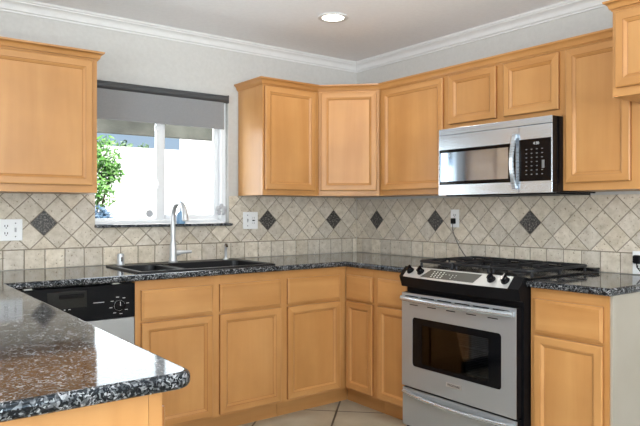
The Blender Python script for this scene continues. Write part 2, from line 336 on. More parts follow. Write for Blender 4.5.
# ---------------------------------------------------------------- tile backsplash
P = .1462
def clip(poly, a, c, d):       # keep a*x + c*y <= d
    out = []
    for i in range(len(poly)):
        p, q = poly[i], poly[(i+1) % len(poly)]; fp = a*p[0]+c*p[1]-d; fq = a*q[0]+c*q[1]-d
        if fp <= 0: out.append(p)
        if fp*fq < 0:
            t = fp/(fp-fq); out.append((p[0]+(q[0]-p[0])*t, p[1]+(q[1]-p[1])*t))
    return out
def area2(p): return abs(sum(p[i][0]*p[(i+1) % len(p)][1]-p[(i+1) % len(p)][0]*p[i][1] for i in range(len(p)))/2)
def backsplash(root, s_end, phase, sq_phase, zones, accents):
    """local x runs along the wall, -y faces the room; zones are (x0, x1, z0, z1)."""
    Z0, ZT, g = .9145, 1.0215, .0028
    grout = MB(); 
    for (x0, x1, z0, z1) in zones: grout.box(x0, .0035, z0, x1, .0095, z1)
    grout.box(0, .0035, Z0, s_end, .0095, ZT)
    grout.obj('grout_bed', GROUT, root)
    mb = MB(); tones = []
    def add(m, poly, tone, lst):
        if len(poly) < 3 or area2(poly) < 2e-5: return
        sgn = sum(poly[i][0]*poly[(i+1) % len(poly)][1]-poly[(i+1) % len(poly)][0]*poly[i][1] for i in range(len(poly)))
        if sgn < 0: poly = poly[::-1]
        cx = sum(p[0] for p in poly)/len(poly); cz = sum(p[1] for p in poly)/len(poly)
        def ins(k): return [(p[0]+(cx-p[0])*k/max(.02, math.hypot(p[0]-cx, p[1]-cz)), p[1]+(cz-p[1])*k/max(.02, math.hypot(p[0]-cx, p[1]-cz))) for p in poly]
        a = poly; c = ins(.0022)
        nf = len(m.b.faces)
        m.rings([[(x, .0036, z) for x, z in a], [(x, .0013, z) for x, z in a], [(x, 0, z) for x, z in c]], False, True)
        lst += [tone]*(len(m.b.faces)-nf)
    def tone():
        v = random.uniform(.86, 1.07); w = random.uniform(-.03, .03); return (v+w*.4, v, v-w, 1)
    random.seed(int(s_end*100))
    x = sq_phase - .106*40
    while x < s_end:
        p = [(x+g, Z0+.001), (x+.106-g, Z0+.001), (x+.106-g, ZT-g), (x+g, ZT-g)]
        p = clip(clip(p, -1, 0, 0), 1, 0, s_end)
        add(mb, p, tone(), tones); x += .106
    zc0 = 1.1665; h = P/2-g*1.2
    acc = []
    i0 = int(-2/P)-60
    for i in range(-80, 80):
        for j in range(-4, 5):
            cx = phase+i*P/2; cz = zc0+j*P/2
            if (i+j) % 2: continue
            dia = [(cx-h, cz), (cx, cz-h), (cx+h, cz), (cx, cz+h)]
            isacc = j == 0 and any(abs(cx-a) < P*.3 for a in accents)
            tn = tone()
            for (x0, x1, z0, z1) in zones:
                p = clip(clip(clip(clip(dia, -1, 0, -x0), 1, 0, x1), 0, -1, -(z0+(g if z0 < 1.03 else 0))), 0, 1, z1)
                if len(p) < 3: continue
                if isacc:
                    m2 = MB(); t2 = []; add(m2, p, (1, 1, 1, 1), t2)
                    o = m2.obj('accent_tile', TD, root); col(o, t2); plabel(o, 'dark stone accent tile'); acc.append(o)
                else: add(mb, p, tn, tones)
    o = mb.obj('stone_tiles', TV, root); col(o, tones)
def col(o, tones):
    at = o.data.color_attributes.new('tone', 'FLOAT_COLOR', 'CORNER')
    for p in o.data.polygons:
        for li in p.loop_indices: at.data[li].color = tones[p.index]
b1 = thing('tile_backsplash', 'beige travertine diamond tile backsplash along the sink and window wall', 'backsplash', (-3.40, 0, 0), 0, None)
backsplash(b1, 3.40, 3.40-.226, 3.40-.0415, [(0, 3.40-1.994, 1.0215, 1.329), (3.40-1.994, 3.40-1.113, 1.0215, 1.134), (3.40-1.113, 3.40, 1.0215, 1.332)], [3.40-.226, 3.40-.226-4*P, 3.40-.226-14*P])
b2 = thing('tile_backsplash', 'beige travertine diamond tile backsplash behind the range, below the microwave', 'backsplash', (0, -.0005, 0), -PI/2, None)
backsplash(b2, 2.60, .2275, .0605, [(0, 2.60, 1.0215, 1.318)], [.2275, .2275+4*P, .2275+9*P])

# ---------------------------------------------------------------- cabinet joinery
def door(parent, name, x0, x1, z0, z1, yf, rail=.035, pr=True):
    """recessed-panel front standing proud of the face at local y = yf"""
    w, h = x1-x0, z1-z0; t = .019
    def rect(i, d): return [(i, yf-d, i), (w-i, yf-d, i), (w-i, yf-d, h-i), (i, yf-d, h-i)]
    mb = MB(); prof = [(0, .0008), (0, t-.004), (.003, t-.001), (.006, t)] + [(rail, t), (rail+.0015, t-.0025), (rail+.005, t-.0035), (rail+.014, t-.0105), (rail+.016, t-.013)]
    for k, (a, c) in enumerate(zip(prof, prof[1:])):
        A, B_ = rect(*a), rect(*c)
        for i in range(4):
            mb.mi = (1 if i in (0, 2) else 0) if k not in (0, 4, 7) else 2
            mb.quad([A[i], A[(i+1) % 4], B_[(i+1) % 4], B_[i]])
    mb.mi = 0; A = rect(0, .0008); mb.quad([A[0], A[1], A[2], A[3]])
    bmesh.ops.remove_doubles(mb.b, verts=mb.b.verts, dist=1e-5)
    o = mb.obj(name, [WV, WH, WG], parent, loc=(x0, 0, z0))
    i = rail+.015; d = t-.013
    mb = MB(); mb.box(i, yf-d-.0005, i, w-i, yf-d+.004, h-i); mb.obj('door_panel', WV, o)
    return o
def drawer(parent, name, x0, x1, z0, z1, yf):
    w, h = x1-x0, z1-z0; t = .019
    def rect(i, d): return [(i, yf-d, i), (w-i, yf-d, i), (w-i, yf-d, h-i), (i, yf-d, h-i)]
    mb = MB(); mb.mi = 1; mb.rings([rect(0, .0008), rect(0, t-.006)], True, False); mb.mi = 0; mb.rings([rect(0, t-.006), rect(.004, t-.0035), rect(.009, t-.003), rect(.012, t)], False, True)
    bmesh.ops.remove_doubles(mb.b, verts=mb.b.verts, dist=1e-5)
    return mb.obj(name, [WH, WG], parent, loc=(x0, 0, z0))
def face_frame(parent, xs, zs, w, z0, z1, yb, yf):
    """stiles at xs (x0,x1) full height, rails at zs (z0,z1) between the stiles"""
    mb = MB()
    mb.mi = 0
    for a, c in xs: mb.box(a, yf, z0, c, yb, z1)
    mb.mi = 1
    for i in range(len(xs)-1):
        for a, c in zs: mb.box(xs[i][1], yf, a, xs[i+1][0], yb, c)
    return mb.obj('face_frame', [WV, WH], parent)

def upper(label, loc, rz, w, d, z0, z1, doors, group=None, stiles=None, rail=.045):
    r = thing('wall_cabinet', label, 'cabinet', (*loc, 0), rz, group)
    mb = MB(); mb.box(0, -.001, z0, w, -(d-.019), z1); mb.obj('carcass', WV, r)
    st = stiles or [(0, .035), (w-.035, w)]
    face_frame(r, st, [(z0, z0+rail), (z1-rail, z1)], w, z0, z1, -(d-.019)-.0003, -d)
    for dd in doors: door(r, 'door', *dd, -d)
    return r
D = .310; ZB, ZT_ = 1.334, 2.045
U = 'wall cabinets'
upper('maple wall cabinet with one wide door left of the window', (-3.36, 0), 0, 1.279, D, 1.330, ZT_,
      [(.62, 1.252, 1.368, 2.027), (.03, .61, 1.368, 2.027)], stiles=[(0, .035), (.597, .632), (1.244, 1.279)])
upper('narrow maple wall cabinet immediately right of the window', (-1.046, 0), 0, .438, D, ZB, ZT_, [(.010, .408, 1.368, 2.027)])
# diagonal corner cabinet
r = thing('wall_cabinet', 'maple wall cabinet set diagonally across the room corner', 'cabinet', (-.606, -.31, 0), -PI/4)
def tl(x, y):  # world to local of the diagonal
    dx, dy = x+.606, y+.31; c = math.cos(PI/4); s = math.sin(PI/4); return (dx*c-dy*s, dx*s+dy*c)
a = .6055; mb = MB()
dl = math.hypot(.296, .296)
mb.prism([tl(-.0015, -.0015), tl(-a, -.0015), (0.001, 0.0), (.001, .0), (dl-.001, 0.0), tl(-.0015, -a)][:1]+[tl(-a, -.0015), tl(-a, -.300), (.012, .0005), (dl-.012, .0005), tl(-.300, -a), tl(-.0015, -a)], ZB, ZT_)
mb.obj('carcass', WV, r)
face_frame(r, [(.008, .030), (dl-.030, dl-.008)], [(ZB, ZB+.045), (ZT_-.045, ZT_)], dl, ZB, ZT_, -.0003, -.008)
door(r, 'door', .022, dl-.022, 1.368, 2.027, -.008)
upper('maple wall cabinet between the corner cabinet and the microwave', (0, -.607), -PI/2, .578, D, ZB, ZT_, [(.030, .562, 1.368, 2.027)])
upper('short double door maple wall cabinet directly above the microwave', (0, -1.186), -PI/2, .760, D, 1.708, ZT_,
      [(.030, .366, 1.742, 2.027), (.416, .744, 1.742, 2.027)], stiles=[(0, .03), (.362, .412), (.74, .76)], rail=.03)
upper('maple wall cabinet right of the microwave and above the short counter', (0, -1.947), -PI/2, .392, D, ZB, ZT_, [(.022, .341, 1.372, 2.027)], stiles=[(0, .035), (.33, .392)])
upper('deep maple cabinet jutting out at the upper right, over the refrigerator space', (0, -2.358), -PI/2, .92, .612, 1.706, 2.075,
      [(.016, .450, 1.742, 2.052), (.470, .904, 1.742, 2.052)], stiles=[(0, .035), (.44, .48), (.885, .92)], rail=.04)

crp = [(0, 0), (.004, 0), (.006, .006), (.012, .009), (.016, .024), (.026, .034), (.031, .036), (.033, .045), (0, .045)]
def crown(label, path, z, k=1):
    mb = MB(); sweep(mb, path, [(o*k, z+q*k) for o, q in crp]); mb.box
    return tag(mb.obj('cabinet_crown_molding', WC, smooth=True), label, 'molding')
crown('wooden crown molding on top of the cabinet left of the window', [(-3.36, -D-.0005), (-2.0805, -D-.0005), (-2.0805, -.001)], 2.033)
crown('wooden crown molding running over the corner and microwave wall cabinets', [(-1.0465, -.001), (-1.0465, -D-.0005), (-.6095, -D-.0005), (-D-.0005, -.6095), (-D-.0005, -2.322)], 2.033)
crown('wooden crown molding on the deep cabinet at the upper right', [(-.001, -2.3575), (-.6125, -2.3575), (-.6125, -3.288)], 2.063, .9)

def base(label, loc, rz, w, doors, drawers, stiles, d=.61, hollow=False, toe=True, toe0=0, toe1=None):
    r = thing('base_cabinet', label, 'cabinet', (*loc, 0), rz)
    mb = MB()
    if hollow:
        mb.box(0, -.012, .1, .018, -(d-.019), .879); mb.box(w-.018, -.012, .1, w, -(d-.019), .879); mb.box(.018, -.012, .1, w-.018, -.018, .879); mb.box(.018, -.018, .1, w-.018, -(d-.019), .118)
    else: mb.box(0, -.012, .1, w, -(d-.019), .879)
    mb.obj('carcass', WV, r)
    face_frame(r, stiles, [(.1, .125), (.655, .685), (.822, .879)], w, .1, .879, -(d-.019)-.0003, -d)
    for a, c in doors: door(r, 'door', a, c, .115, .664, -d)
    for a, c in drawers: drawer(r, 'drawer', a, c, .678, .830, -d)
    if toe:
        mb = MB(); mb.box(toe0, -(d-.07)-.001, 0, toe1 if toe1 is not None else w, -(d-.09), .099); mb.obj('toe_kick', WT, r)
    return r
base('maple sink base cabinet, two doors beneath two false drawer fronts', (-1.986, 0), 0, .894, [(.029, .429), (.472, .872)], [(.029, .429), (.472, .872)], [(0, .035), (.424, .477), (.862, .897)], hollow=True)
base('single door maple base cabinet right of the sink, ending in the corner', (-1.090, 0), 0, .463, [(.025, .423)], [(.025, .423)], [(0, .03), (.416, .4795)], toe1=.548)
base('slim single door maple base cabinet just right of the inside corner', (0, -.612), -PI/2, .285, [(.016, .266)], [(.016, .266)], [(0, .012), (.257, .285)], toe0=-.07)
base('single door maple base cabinet against the left side of the range', (0, -.8975), -PI/2, .302, [(.028, .283)], [(.028, .283)], [(0, .027), (.273, .302)])
r = base('maple base cabinet right of the range with a pale painted end', (0, -1.967), -PI/2, .376, [(.024, .354)], [(.024, .354)], [(0, .022), (.343, .376)])
mb = MB(); mb.box(.3768, -.012, 0, .3868, -.604, .879); plabel(mb.obj('end_panel', WPAN, r), 'off white painted end panel')
# peninsula cabinet: end towards the camera, doors facing the kitchen
r = thing('peninsula_base_cabinet', 'maple cabinet end panel beneath the peninsula countertop in the left foreground', 'cabinet', (-3.24, -2.475, 0), PI/2)
L_ = 1.84; Wd = .60
mb = MB(); mb.box(.012, -.004, .1, L_, -(Wd-.019), .879); mb.obj('carcass', WV, r)
mb = MB(); mb.box(0, -.002, 0, .0115, -(Wd-.0195), .879); mb.obj('end_panel', WV, r)
face_frame(r, [(0, .035), (.60, .64), (1.20, 1.24), (L_-.035, L_)], [(.1, .125), (.655, .685), (.822, .879)], L_, .1, .879, -(Wd-.019)-.0003, -Wd-.010)
for k in range(3):
    x = .018+k*.604
    door(r, 'door', x, x+.57, .115, .664, -Wd-.010); drawer(r, 'drawer', x, x+.57, .678, .830, -Wd-.010)
mb = MB(); mb.box(.02, -(Wd-.07), 0, L_, -(Wd-.09), .099); mb.obj('toe_kick', WT, r)

# ---------------------------------------------------------------- granite countertops (outline drawn as a curve so that the edge is rounded)
def slab(name, outer, holes, z0, z1, bev=.013):
    cu = bpy.data.curves.new(name, 'CURVE'); cu.dimensions = '2D'; cu.fill_mode = 'BOTH'
    def sp(pts):
        s = cu.splines.new('POLY'); s.points.add(len(pts)-1)
        for p, q in zip(s.points, pts): p.co = (q[0], q[1], 0, 1)
        s.use_cyclic_u = True
    sp(outer)
    for h in holes: sp(h)
    cu.extrude = (z1-z0)/2-bev; cu.bevel_depth = bev; cu.bevel_resolution = 4; cu.offset = -bev
    o = bpy.data.objects.new(name, cu); C.objects.link(o); bpy.context.view_layer.update()
    me = bpy.data.meshes.new_from_object(o.evaluated_get(bpy.context.evaluated_depsgraph_get()))
    bpy.data.objects.remove(o)
    me.transform(Matrix.Translation((0, 0, (z0+z1)/2)))
    me.materials.clear(); me.materials.append(GR)
    for p in me.polygons: p.use_smooth = True; p.material_index = 0
    try: me.set_sharp_from_angle(angle=math.radians(50))
    except Exception: pass
    o = bpy.data.objects.new(name, me); C.objects.link(o); return o
def arc(cx, cy, r, a0, a1, n=8): return [(cx+r*math.cos(math.radians(a0+(a1-a0)*k/n)), cy+r*math.sin(math.radians(a0+(a1-a0)*k/n))) for k in range(n+1)]
px1, pye = -2.581, -2.537; rr = .042
outer = [(-.001, -.001), (-3.40, -.001), (-3.40, pye)] + arc(px1-rr, pye+rr, rr, -90, 0) + [(px1, -.647)] + arc(-.647-.0, -.647, .0001, 90, 90, 1)[:0] + [(-.647, -.647), (-.647, -1.198), (-.001, -1.198)]
hole = [(-1.95, -.585), (-1.95, -.165), (-1.148, -.165), (-1.148, -.585)]
o = slab('granite_countertop', outer, [hole], .8805, .914)
tag(o, 'dark speckled granite countertop wrapping from the peninsula past the sink to the range', 'countertop')
o = slab('granite_countertop', [(-.001, -1.966), (-.647, -1.966), (-.647, -2.372), (-.001, -2.372)], [], .8805, .914)
tag(o, 'short dark granite countertop right of the range', 'countertop')

# ---------------------------------------------------------------- sink
sk = thing('kitchen_sink', 'black double bowl drop-in sink below the window', 'sink', (-1.549, -.342, .9145))
def bowl(mb, x0, x1, y0, y1, dep):
    def rc(i, z, r=.04):
        pts = []
        for cx, cy, a in ((x1-i-r, y1-i-r, 0), (x0+i+r, y1-i-r, 90), (x0+i+r, y0+i+r, 180), (x1-i-r, y0+i+r, 270)):
            for k in range(5):
                t = math.radians(a+k*22.5); pts.append((cx+r*math.cos(t), cy+r*math.sin(t), z))
        return pts
    mb.rings([rc(0, .007), rc(.004, .004), rc(.010, -dep*.8), rc(.03, -dep)], False, True)
    return None
sx0, sx1, sy0, sy1 = -.416, .416, -.262, .255
def rrect(x0, x1, y0, y1, r, z, n=5):
    pts = []
    for cx, cy, a in ((x1-r, y1-r, 0), (x0+r, y1-r, 90), (x0+r, y0+r, 180), (x1-r, y0+r, 270)):
        for k in range(n): t = math.radians(a+k*90/(n-1)); pts.append((cx+r*math.cos(t), cy+r*math.sin(t), z))
    return pts
bowls = [(-.385, -.165, -.228, .150), (-.125, .385, -.228, .150)]
# deck with bowl holes through a filled curve-free approach: strips around the bowls
mb = MB()
mb.box(sx0+.004, .15, .0005, sx1-.004, sy1-.004, .0075); mb.box(sx0+.004, sy0+.004, .0005, sx1-.004, -.228, .0075)
mb.box(sx0+.004, -.228, .0005, -.385, .15, .0075); mb.box(.385, -.228, .0005, sx1-.004, .15, .0075); mb.box(-.165, -.228, -.01, -.125, .15, .003)
mb.obj('deck', COMP, sk)
mb = MB(); mb.rings([rrect(sx0, sx1, sy0, sy1, .015, .0003), rrect(sx0, sx1, sy0, sy1, .015, .005), rrect(sx0+.004, sx1-.004, sy0+.004, sy1-.004, .012, .009), rrect(sx0+.012, sx1-.012, sy0+.012, sy1-.012, .01, .009), rrect(sx0+.016, sx1-.016, sy0+.016, sy1-.016, .01, .0078)], False, False)
mb.obj('rim', COMP, sk, smooth=True)
for bb in bowls:
    mb = MB(); bowl(mb, *bb, .19); o = mb.obj('bowl', COMP, sk, smooth=True)
    so = o.modifiers.new('solid', 'SOLIDIFY'); so.thickness = .003; so.offset = 1
    cx, cy = (bb[0]+bb[1])/2, (bb[2]+bb[3])/2
    mb = MB(); mb.lathe([(0, -.1895), (.045, -.1895), (.045, -.186), (.035, -.187), (0, -.187)], (cx, cy, 0)); plabel(mb.obj('drain', CH, o, smooth=True), 'metal drain')
mb = MB(); mb.box(-.30, -.241, .0077, -.262, -.235, .0085); mb.obj('maker_mark', MARKG, sk)

# faucet
fx, fy = -1.572, -.135
fa = thing('kitchen_faucet', 'brushed nickel gooseneck faucet standing behind the sink', 'faucet', (fx, fy, .9222))
mb = MB(); mb.lathe([(0, 0), (.029, 0), (.030, .006), (.024, .010), (.022, .05), (.019, .11), (.0165, .125), (0, .125)]); mb.obj('body', CH, fa, smooth=True)
pts = [(0, 0, .12), (0, 0, .20), (0, 0, .275)]
R = .085
for k in range(1, 13):
    t = math.radians(k*14.5); pts.append((0, -R+R*math.cos(t), .275+R*math.sin(t)))
pts += [(0, pts[-1][1]-.006, pts[-1][2]-.03)]
mb = MB(); mb.tube(pts, [.0145]*12+[.015, .016, .0175, .0175], 14); mb.obj('spout', CH, fa, smooth=True)
mb = MB(); mb.tube([(.012, 0, .055), (.045, 0, .058)], [.017, .017], 14); mb.tube([(.045, 0, .058), (.07, -.004, .060), (.115, -.012, .060)], [.013, .010, .009], 10); mb.obj('lever_handle', CH, fa, smooth=True)
ag = thing('air_gap', 'small brushed metal air gap cap at the left rear of the sink', 'air gap', (-1.885, -.115, .9222))
mb = MB(); mb.lathe([(0, 0), (.024, 0), (.024, .004), (.0195, .006), (.0195, .058), (.017, .064), (0, .066)]); mb.obj('cap', CH, ag, smooth=True)
mb = MB(); mb.box(-.004, -.0215, .02, .004, -.018, .045); mb.obj('vent_slot', BLM, ag)
sd = thing('soap_dispenser', 'short soap dispenser with curved spout at the right rear of the sink', 'dispenser', (-1.205, -.120, .9222))
mb = MB(); mb.lathe([(0, 0), (.019, 0), (.019, .004), (.0095, .008), (.0085, .075), (.012, .08), (.012, .094), (0, .096)]); mb.obj('stem', CH, sd, smooth=True)
mb = MB(); mb.tube([(0, .0, .088), (-.010, -.02, .096), (-.016, -.04, .094), (-.020, -.055, .084)], [.008, .0085, .0075, .006], 10); plabel(mb.obj('spout', flat('aged_bronze', (.12, .08, .05), .35, 1), sd, smooth=True), 'dark bronze spout')

# soap bottle and ornament on the window ledge
sb = thing('soap_bottle', 'small blue bottle on the window sill, seen through the faucet arch', 'bottle', (-1.462, -.006, 1.1522))
mb = MB(); mb.lathe([(0, 0), (.026, 0), (.028, .006), (.028, .055), (.020, .070), (.010, .076), (.010, .084), (0, .084)]); mb.obj('body', BLUEG, sb, smooth=True)
mb = MB(); mb.lathe([(0, .0845), (.011, .0845), (.011, .096), (.006, .10), (0, .10)]); mb.tube([(0, 0, .10), (0, 0, .108), (.020, 0, .108)], .004, 8); mb.obj('pump', flat('pale_blue_plastic', (.55, .66, .78), .3), sb, smooth=True)
PETAL = flat('petal_white', (.50, .51, .53), .4)
og = thing('sill_ornament', 'small white flower shaped ornament on the window sill, right end', 'ornament', (-1.180, -.012, 1.1522))
mb = MB(); mb.lathe([(0, 0), (.020, 0), (.018, .006), (.005, .012), (.005, .07), (0, .072)], n=14); mb.obj('stem', VINYL, og, smooth=True)
for k in range(5):
    t = 2*PI*k/5+.3; mb = MB(); cx, cz = .024*math.cos(t), .088+.024*math.sin(t)
    mb.lathe([(0, -.004), (.012, -.003), (.017, 0), (.012, .003), (0, .004)], (cx, 0, cz), 12, 'y'); mb.obj('petal', PETAL, og, smooth=True)

# ---------------------------------------------------------------- outlets
def plate(label, loc, rz, gangs, plug=False):
    w = .07 if len(gangs) == 1 else .116; h = .116
    r = thing('wall_outlet', label, 'outlet', loc, rz)
    mb = MB(); mb.box(-w/2, -.0055, -h/2, w/2, -.0005, h/2); mb.obj('cover_plate', PLASTIC, r, bevel=.002)
    for i, g in enumerate(gangs):
        x = (i-(len(gangs)-1)/2)*.046
        if g == 'duplex':
            for s in (-1, 1):
                z = s*.0195
                mb = MB(); mb.rings([rrect(x-.0165, x+.0165, z-.014, z+.014, .008, 0), rrect(x-.0165, x+.0165, z-.014, z+.014, .008, 1)], True, True)
                for v in mb.b.verts: v.co = (v.co.x, -.0055 if v.co.z < .5 else -.0075, v.co.y)
                mb.mi = 1
                mb.box(x-.0085, -.0079, z-.003, x-.0045, -.0074, z+.008); mb.box(x+.0045, -.0079, z-.003, x+.0085, -.0074, z+.008); mb.box(x-.0025, -.0079, z-.011, x+.0025, -.0074, z-.006)
                mb.obj('receptacle', [PLASTIC, BLM], r)
        elif g == 'dark':
            mb = MB(); mb.box(x-.0165, -.0075, -.033, x+.0165, -.0055, .033); mb.mi = 1; mb.box(x-.007, -.0078, .012, x-.005, -.0074, .024); mb.box(x+.005, -.0078, .012, x+.007, -.0074, .024)
            mb.box(x-.007, -.0078, -.024, x-.005, -.0074, -.012); mb.box(x+.005, -.0078, -.024, x+.007, -.0074, -.012); mb.box(x-.010, -.0079, -.004, x+.010, -.0074, .004)
            mb.obj('receptacle', [PLASTIC, BLM], r, bevel=.0006)
        else:
            mb = MB(); mb.box(x-.005, -.0062, -.012, x+.005, -.0055, .012); mb.box(x-.0035, -.016, .000, x+.0035, -.006, .008); mb.obj('toggle', flat('toggle_grey', (.45, .45, .45), .4), r, bevel=.0005)
            for z in (-.036, .036): mb = MB(); mb.box(x-.003, -.0062, z-.003, x+.003, -.0054, z+.003); mb.obj('screw', DARKGREY, r)
    return r
plate('white outlet and switch plate on the tiles left of the window', (-2.441, 0, 1.131), 0, ['duplex', 'toggle'])
plate('white switch and outlet plate between the window and a dark accent tile', (-.953, 0, 1.167), 0, ['toggle', 'dark'])
plate('narrow white outlet plate below the microwave, with a cord plugged in', (0, -.987, 1.184), -PI/2, ['duplex'])
plate('white outlet plate at the far right edge above the short counter', (0, -2.175, .975), -PI/2, ['duplex'])
pg = thing('power_cord', 'thin grey power cord hanging from the outlet down behind the range', 'cord', (0, -.987, 1.155), -PI/2)
mb = MB(); mb.box(-.013, -.034, -.006, .013, -.0082, .030); mb.obj('plug', BLM, pg, bevel=.005)
mb = MB(); mb.tube([(0, -.026, -.004), (.002, -.030, -.04), (.018, -.026, -.09), (.05, -.022, -.15), (.085, -.020, -.195), (.12, -.020, -.225)], .0028, 8); plabel(mb.obj('cable', flat('grey_cable', (.16, .15, .14), .5), pg, smooth=True), 'thin grey cable')
pb = thing('wall_plug', 'black plug in the outlet at the far right edge', 'plug', (0, -2.175, .990), -PI/2)
mb = MB(); mb.box(-.020, -.040, -.018, .020, -.0082, .024); mb.obj('plug_body', BLM, pb, bevel=.007)
mb = MB(); mb.tube([(0, -.034, -.016), (.004, -.038, -.035), (.02, -.036, -.055), (.06, -.034, -.0695), (.16, -.034, -.0715)], .003, 8); mb.obj('cable', BLM, pb, smooth=True)

# ---------------------------------------------------------------- text helper
def text(body, size, parent, loc, m, name='lettering', rot=(PI/2, 0, 0), depth=.0004):
    cu = bpy.data.curves.new(name, 'FONT'); cu.body = body; cu.size = size; cu.extrude = depth; cu.align_x = 'CENTER'; cu.align_y = 'CENTER'
    o = bpy.data.objects.new(name, cu); C.objects.link(o); bpy.context.view_layer.update()
    me = bpy.data.meshes.new_from_object(o.evaluated_get(bpy.context.evaluated_depsgraph_get())); bpy.data.objects.remove(o)
    me.materials.clear(); me.materials.append(m)
    q = bpy.data.objects.new(name, me); C.objects.link(q); q.parent = parent; q.location = loc; q.rotation_euler = rot; return q

# ---------------------------------------------------------------- dishwasher
dw = thing('dishwasher', 'dishwasher with a black control panel and grey door left of the sink cabinet', 'dishwasher', (-2.589, 0, 0))
mb = MB(); mb.box(.004, -.05, .08, .596, -.585, .874); mb.obj('tub', BLM, dw)
mb = MB(); mb.box(.004, -.587, .115, .596, -.625, .703); plabel(mb.obj('door', flat('grey_door', (.40, .41, .42), .34, .55), dw, bevel=.004), 'light grey door')
cpn = MB(); cpn.box(.004, -.587, .706, .596, -.630, .872); cpn = cpn.obj('control_panel', BLM, dw, bevel=.004)
mb = MB(); mb.box(.18, -.6304, .775, .36, -.6322, .855); mb.obj('handle_pocket', ENAM, cpn, bevel=.001)
mb = MB(); mb.box(.235, -.632, .822, .345, -.640, .840); mb.obj('latch_handle', BLK, cpn, bevel=.003)
mb = MB(); mb.lathe([(0, .6305), (.031, .6305), (.031, .632), (.026, .633), (.0225, .645), (0, .646)], (.516, 0, .768), 28, 'y'); dial = mb.obj('dial', BLK, cpn, smooth=True)
mb = MB(); mb.lathe([(.0245, .6335), (.026, .6335), (.026, .6345), (.0245, .6345), (.0245, .6335)], (.516, 0, .768), 28, 'y'); mb.box(.515, -.6475, .768, .517, -.6462, .788); mb.obj('dial_ring', MARK, cpn)
for k in range(8):
    t = 2*PI*k/8+.2; x, z = .516+.042*math.cos(t), .768+.042*math.sin(t)
    mb = MB(); mb.box(x-.007, -.6303, z-.0014, x+.007, -.6309, z+.0014); mb.obj('dial_mark', MARK, cpn)
mb = MB(); mb.box(.391, -.6303, .789, .442, -.6309, .792); mb.obj('panel_print', MARK, cpn)
mb = MB(); mb.box(.25, -.6303, .744, .29, -.638, .760); mb.mi = 1; mb.box(.255, -.6303, .768, .262, -.6309, .771); mb.box(.275, -.6303, .768, .285, -.6309, .771); mb.obj('push_button', [BLK, MARK], cpn)
mb = MB(); mb.box(.01, -.55, 0, .59, -.565, .108); mb.obj('toe_panel', BLM, dw)
ZN = flat('zinc', (.7, .7, .68), .3, 1)
for x in (.10, .50): mb = MB(); mb.box(x-.018, -.60, .8742, x+.018, -.628, .8775); mb.obj('mounting_clip', ZN, dw)

# ---------------------------------------------------------------- over-the-range microwave
mw = thing('microwave', 'stainless over-the-range microwave mounted above the range', 'microwave', (0, -1.190, 1.322), -PI/2)
w = .756; fr = .405
mb = MB(); mb.box(.003, -.003, .004, w, -(fr-.046), .382); mb.box(.022, -(fr-.046), .004, w, -(fr-.0065), .381); mb.obj('body', BLK, mw, bevel=.003)
mb = MB(); mb.box(.02, -.02, -.004, w-.02, -.34, .0035); mb.mi = 1
for k in range(2): mb.box(.12+k*.3, -.12, -.007, .32+k*.3, -.28, -.0042)
mb.obj('underside_vent', [BLM, DARKGREY], mw)
mb = MB(); mb.box(.022, -(fr-.006), .346, w, -fr, .381); mb.obj('vent_grille', STM, mw, bevel=.001)
dr = MB(); dx1 = .565
dz0, dz1 = .002, .3435
wz0, wz1, wx0, wx1 = .060, .262, .034, .500
dr.box(.022, -(fr-.006), dz0, dx1, -fr, wz0); dr.box(.022, -(fr-.006), wz1, dx1, -fr, dz1); dr.box(.022, -(fr-.006), wz0, .026, -fr, wz1); dr.box(.547, -(fr-.006), wz0, dx1, -fr, wz1)
dr = dr.obj('door', STM, mw)
mb = MB(); frame(mb, .026, .547, wz0, wz1, .008, -(fr-.0015), -(fr-.006), wt=.018, wb=.020); mb.box(.500, -(fr-.0015), wz0+.02, .539, -(fr-.006), wz1-.018); plabel(mb.obj('window_frame', BLK, dr), 'black glass border')
mb = MB(); mb.box(.034, -(fr-.0025), wz0+.02, .500, -(fr-.006), wz1-.018); mb.obj('window', flat('tinted_mirror_glass', (.50, .60, .72), .06, .9), dr)
# handle
mb = MB(); n = 14; ring = []
for k in range(n+1):
    t = k/n; z = .022+t*.285; bow = .022*math.sin(PI*t); yy = -(fr+.014+bow); xx = .548-.004*math.sin(PI*t)
    ring.append([(xx-.014, yy, z), (xx+.012, yy-.004, z), (xx+.012, yy+.008, z), (xx-.014, yy+.011, z)])
mb.rings(ring); mb.box(.538, -(fr+.0002), .024, .556, -(fr+.018), .042); mb.box(.538, -(fr+.0002), .286, .556, -(fr+.018), .304)
mb.obj('handle', ST, dr, bevel=.003)
cpn = MB(); cpn.box(.567, -(fr-.006), dz0, w, -fr, dz1); cpn = cpn.obj('control_panel', STM, mw, bevel=.002)
mb = MB(); mb.box(.570, -(fr+.0003), .062, w-.006, -(fr+.0018), .274); kp = mb.obj('keypad', BLK, cpn)
YK = -(fr+.0022)
text('4:30', .020, kp, (.668, YK, .250), MARK, 'clock_digits')
KP = flat('grey_print', (.16, .16, .16), .5)
for rr_ in range(7):
    for cc in range(4):
        x = .612+cc*.030; z = .222-rr_*.021
        if cc == 3 and rr_ in (3, 4): continue
        mb = MB(); mb.box(x-.0045, YK-.0003, z-.0022, x+.0045, YK+.0003, z+.0022); mb.obj('key', KP, kp)
mb = MB(); mb.box(.700, YK-.0003, .125, .715, YK+.0003, .165); mb.obj('start_key', KP, kp)

